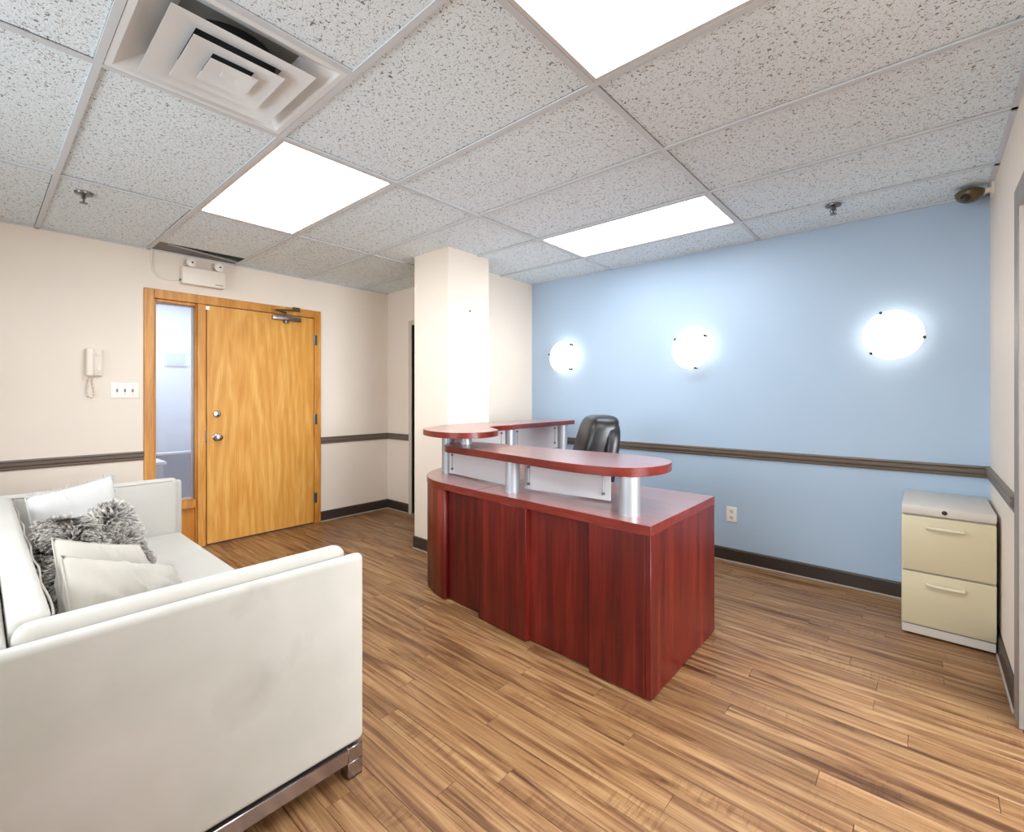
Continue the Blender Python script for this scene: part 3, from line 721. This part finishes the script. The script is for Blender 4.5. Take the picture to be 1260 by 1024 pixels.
cushion('headrest', (-0.190, 0, 0.960), (0.110, 0.210, 0.165), 'leather', back, 4.5, 0.30)
cushion('back_pad', (-0.165, 0, 0.72), (0.075, 0.21, 0.155), 'leather', back, 3.2, 0.14)
cushion('seat', (0.03, 0, 0.47), (0.26, 0.26, 0.065), 'leather', ch, 3.6)
for s in (-1, 1):
    MB().tube([cl2w((-0.14, s * 0.27, 0.46)), cl2w((-0.14, s * 0.29, 0.60)), cl2w((-0.08, s * 0.29, 0.65)), cl2w((0.14, s * 0.29, 0.65)), cl2w((0.18, s * 0.28, 0.58)), cl2w((0.12, s * 0.26, 0.45))], 0.018, 10).build('armrest', 'darkplastic', ch)
MB().lathe([(0.028, 0.10), (0.028, 0.30), (0.02, 0.30), (0.02, 0.42)], (-1.88, 2.737, 0), 'Z', 16).build('gas_column', 'steel', ch)
for k in range(5):
    a = CA + 2 * PI * k / 5; ca, sa = math.cos(a), math.sin(a)
    lg = MB().tube([(-1.88, 2.737, 0.11), (-1.88 + 0.29 * ca, 2.737 + 0.29 * sa, 0.075)], [0.028, 0.016], 10).build('base_leg', 'darkplastic', ch)
    cxw, cyw = -1.88 + 0.29 * ca, 2.737 + 0.29 * sa
    MB().lathe([(0.012, -0.02), (0.028, -0.018), (0.028, 0.018), (0.012, 0.02)], (cxw, cyw, 0.028), 'X', 14).build('caster', 'darkplastic', lg)

# ------------------------------------------------------------------ sofa
SX0, SX1, SY0, SY1 = -3.57, -1.415, 0.0, 0.862
sofa = thing('sofa', ((SX0 + SX1) / 2, 0.43, 0), 'off-white fabric sofa on a chrome base', 'sofa')
def slab(name, x0, x1, y0, y1, z0, z1, bev, mat='sofa', seg=4, parent=None):
    return MB().box(x0, x1, y0, y1, z0, z1).build(name, mat, parent or sofa, bev, seg, 60)
slab('arm_frame', -1.457, SX1, SY0, SY1, 0.112, 0.734, 0.020, 'sofa_out')
slab('arm_frame', SX0, SX0 + 0.042, SY0, SY1, 0.112, 0.734, 0.020, 'sofa_out')
slab('back_frame', SX0 + 0.044, -1.459, SY0 - 0.003, SY0 + 0.044, 0.112, 0.734, 0.020)
slab('base_frame', SX0 + 0.044, -1.459, SY0 + 0.046, SY1 - 0.01, 0.112, 0.27, 0.012)
def pad(name, x0, x1, y0, y1, z0, z1, bev):
    o = slab(name, x0, x1, y0, y1, z0, z1, bev, 'sofa', 5); return o
ap = pad('arm_pad', -1.532, -1.460, SY0 + 0.050, 0.826, 0.275, 0.757, 0.032)
MB().tube([(-1.529, 0.10, 0.741), (-1.529, 0.79, 0.741), (-1.529, 0.818, 0.72), (-1.529, 0.822, 0.66)], 0.0028, 6).build('piping', 'piping', ap)
fa = pad('arm_pad', SX0 + 0.045, -3.452, SY0 + 0.050, 0.826, 0.275, 0.757, 0.032)
MB().tube([(-3.455, 0.10, 0.741), (-3.455, 0.79, 0.741)], 0.0028, 6).build('piping', 'piping', fa)
bp = pad('back_pad', -3.448, -1.534, SY0 + 0.048, 0.120, 0.275, 0.757, 0.022)
pp = []
for i in range(40):
    x = -3.44 + i * (1.90 / 39); pp.append((x, 0.1225 + 0.003 * math.sin(i * 0.9) , 0.744 + 0.003 * math.sin(i * 1.3 + 1)))
MB().tube(pp, 0.0028, 6).build('piping', 'piping', bp)
seat = slab('seat_cushion', -3.446, -1.536, 0.124, 0.838, 0.275, 0.432, 0.035, 'sofa', 5)
MB().box(SX0 + 0.02, SX1 - 0.002, SY1 - 0.058, SY1 - 0.006, 0.056, 0.104).box(SX0 + 0.02, SX1 - 0.002, SY0 + 0.01, SY0 + 0.06, 0.056, 0.104).box(SX1 - 0.052, SX1 - 0.002, SY0 + 0.06, SY1 - 0.058, 0.056, 0.104).box(SX0 + 0.02, SX0 + 0.07, SY0 + 0.06, SY1 - 0.058, 0.056, 0.104).build('base_rail', 'chrome', sofa, 0.002, 1)
for x in (SX0 + 0.02, SX1 - 0.052):
    for y in (SY0 + 0.01, SY1 - 0.058):
        lg = MB().box(x, x + 0.05, y, y + 0.052, 0.005, 0.056).build('leg', 'chrome', sofa, 0.002, 1)
        MB().box(x + .002, x + 0.048, y + .002, y + 0.050, 0.0, 0.005).build('foot_pad', 'darkplastic', lg)

# ------------------------------------------------------------------ pillows
def pillow_geo(TL, TR, BR, BL, th, n=26, inset=0.05, wrinkle=0.015, seed=0, chop=0.0):
    TL, TR, BR, BL = map(Vector, (TL, TR, BR, BL))
    nor = (TR - BL).cross(TL - BR).normalized()
    if nor.x < 0: nor = -nor
    vs = []; fs = []
    def pos(u, v, side):
        iu = 1 - inset * (1 - v * v); iv = 1 - inset * (1 - u * u)
        # pull edges inward midway between corners
        uu = u * (1 - inset * (1 - abs(v) ** 2)); vv = v * (1 - inset * (1 - abs(u) ** 2))
        a, b = (uu + 1) / 2, (vv + 1) / 2
        p = BL.lerp(BR, a).lerp(TL.lerp(TR, a), b)
        w = max(0.0, (1 - u * u)) * max(0.0, (1 - v * v))
        h = th * 0.5 * (w ** 0.38)
        if chop > 0:
            g = math.exp(-(u / 0.32) ** 2) * max(0, (v + 0.5) / 1.5)
            p = p - (TL - BL).normalized() * chop * g * max(0, v)
            h *= 1 - 0.45 * g
        q = p * 9 + Vector((seed * 7.1, side * 3.3, 0))
        h += wrinkle * w ** 0.3 * noise.noise(q) + wrinkle * 1.1 * w ** 0.2 * noise.noise(Vector((u * 6 + v * 4 + seed, (u - v) * 1.2, side)) * 1.6)
        return p + nor * side * max(h, 0.0)
    for side in (1, -1):
        o = len(vs)
        for i in range(n + 1):
            for j in range(n + 1):
                vs.append(pos(-1 + 2 * j / n, -1 + 2 * i / n, side))
        for i in range(n):
            for j in range(n):
                q = (o + i * (n + 1) + j, o + i * (n + 1) + j + 1, o + (i + 1) * (n + 1) + j + 1, o + (i + 1) * (n + 1) + j)
                fs.append(q if side > 0 else q[::-1])
    return vs, fs, pos, nor
def finish_pillow(o):
    bm = bmesh.new(); bm.from_mesh(o.data); bmesh.ops.remove_doubles(bm, verts=bm.verts, dist=0.0004); bmesh.ops.recalc_face_normals(bm, faces=bm.faces); bm.to_mesh(o.data); bm.free()
    o.data.shade_smooth()
def pillow(name, corners, th, mat, label, seed, piping=True):
    base_c = tuple(sum(c[k] for c in corners) / 4 for k in range(2)) + (0.432,)
    t = thing(name, base_c, label, 'pillow', 'pillows on the sofa')
    vs, fs, pos, nor = pillow_geo(*corners, th, seed=seed)
    o = MB().add(vs, fs).build('cover', mat, t, smooth=180); finish_pillow(o)
    loop = [pos(-1 + 2 * k / 16, 1, 1) for k in range(16)] + [pos(1, 1 - 2 * k / 16, 1) for k in range(16)] + [pos(1 - 2 * k / 16, -1, 1) for k in range(16)] + [pos(-1, -1 + 2 * k / 16, 1) for k in range(16)]
    MB().tube(loop, 0.0028, 6, closed=True).build('seam', mat, t)
    return t, pos, nor
pillow('throw_pillow', [(-1.86, 0.160, 0.805), (-1.99, 0.455, 0.665), (-1.84, 0.500, 0.437), (-1.67, 0.175, 0.437)], 0.15, 'pillow', 'plain cream pillow at the front, nearest the sofa arm', 1)
pillow('throw_pillow', [(-2.06, 0.158, 0.815), (-2.16, 0.395, 0.715), (-2.06, 0.470, 0.437), (-1.92, 0.175, 0.437)], 0.14, 'pillow', 'plain cream pillow between the front pillow and the shaggy one', 2)
wp, wpos, wn = pillow('throw_pillow', [(-3.12, 0.150, 0.790), (-3.26, 0.475, 0.835), (-3.24, 0.530, 0.437), (-3.02, 0.180, 0.437)], 0.15, 'whitepillow', 'bright white fringed pillow by the far sofa arm', 3)
random.seed(11)
fr = MB()
for k in range(420):
    e = random.random(); s = random.choice((0, 1, 1))
    p = Vector(wpos(-1 + 2 * e, 1, 1)) if s == 0 else Vector(wpos(1, -0.2 + 1.2 * e, 1))
    up_ = (Vector((0, 0, 1)) if s == 0 else Vector((-0.15, 0.9, 0.35)))
    d = (up_ + Vector((random.uniform(-.5, .5), random.uniform(-.5, .5), random.uniform(-.4, .4)))).normalized() * random.uniform(0.012, 0.032)
    w = Vector((random.uniform(-1, 1), random.uniform(-1, 1), random.uniform(-1, 1))).normalized() * 0.0022
    fr.add([p - w, p + w, p + d + w * 0.3], [(0, 1, 2)])
f_ = fr.build('fringe', 'whitepillow', wp); f_['kind'] = 'stuff'
# shaggy pillow
FC = [(-2.42, 0.155, 0.795), (-2.62, 0.385, 0.795), (-2.56, 0.520, 0.45), (-2.25, 0.195, 0.445)]
ft = thing('shaggy_pillow', (-2.45, 0.31, 0.432), 'shaggy grey frosted fur pillow in the sofa corner', 'pillow', 'pillows on the sofa')
vs, fs, pos, nor = pillow_geo(*FC, 0.20, n=24, inset=0.03, wrinkle=0.004, seed=4, chop=0.05)
fo = MB().add(vs, fs).build('cover', 'furbase', ft, smooth=180); finish_pillow(fo)
random.seed(3)
FV, FF, FCOL = [], [], []
off = ft.location
for k in range(6600):
    u, vv = random.uniform(-0.99, 0.99), random.uniform(-0.99, 0.99); side = 1 if random.random() < 0.66 else -1
    if k % 3 == 0:                       # the steep rim has more surface
        e_ = random.choice((-1, 1)) * (1 - 0.12 * random.random() ** 2)
        if k % 2: u = e_
        else: vv = e_
    p = Vector(pos(u, vv, side)); e = 0.02
    du = Vector(pos(min(u + e, 1), vv, side)) - Vector(pos(max(u - e, -1), vv, side)); dv = Vector(pos(u, min(vv + e, 1), side)) - Vector(pos(u, max(vv - e, -1), side))
    nn = du.cross(dv).normalized()
    if nn.dot(nor) * side < 0: nn = -nn
    du.normalize(); dv.normalize()
    rim = max(abs(u), abs(vv)); outv = du * u + dv * vv
    q = p * 13
    swirl = Vector((noise.noise(q), noise.noise(q + Vector((9, 0, 0))), noise.noise(q + Vector((0, 9, 0)))))
    d = (nn * 0.55 + outv * (0.35 + 0.5 * rim ** 4) + swirl * 1.5 + Vector((random.uniform(-.4, .4), random.uniform(-.4, .4), random.uniform(-.4, .4) - 0.25))).normalized()
    L0 = random.uniform(0.024, 0.038); tip0 = p + d * L0 * 0.8 + (d + Vector((0, 0, -0.4)) + swirl * 0.6).normalized() * L0 * 0.35
    g0 = random.uniform(0.75, 1.1)
    for _ in range(7):
        pr = p + du * random.uniform(-.008, .008) + dv * random.uniform(-.008, .008)
        t_ = tip0 + Vector((random.uniform(-1, 1), random.uniform(-1, 1), random.uniform(-1, 1))) * 0.0035
        m_ = pr.lerp(t_, 0.55) + nn * L0 * 0.12
        w = d.cross(Vector((random.uniform(-1, 1), random.uniform(-1, 1), random.uniform(-1, 1)))).normalized() * random.uniform(0.0010, 0.0017)
        o = len(FV)
        FV += [pr - w - off, pr + w - off, m_ + w - off, m_ - w - off, t_ - off]
        FF += [(o, o + 1, o + 2, o + 3), (o + 3, o + 2, o + 4)]
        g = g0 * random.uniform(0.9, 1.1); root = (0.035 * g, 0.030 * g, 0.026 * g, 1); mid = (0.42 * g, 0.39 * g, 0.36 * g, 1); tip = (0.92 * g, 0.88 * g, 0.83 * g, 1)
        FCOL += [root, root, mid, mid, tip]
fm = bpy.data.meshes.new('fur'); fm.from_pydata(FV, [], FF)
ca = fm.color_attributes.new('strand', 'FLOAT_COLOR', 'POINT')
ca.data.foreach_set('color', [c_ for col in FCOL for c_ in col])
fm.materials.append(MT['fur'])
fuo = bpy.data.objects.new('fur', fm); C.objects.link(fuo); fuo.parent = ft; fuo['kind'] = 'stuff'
print('planks', count)
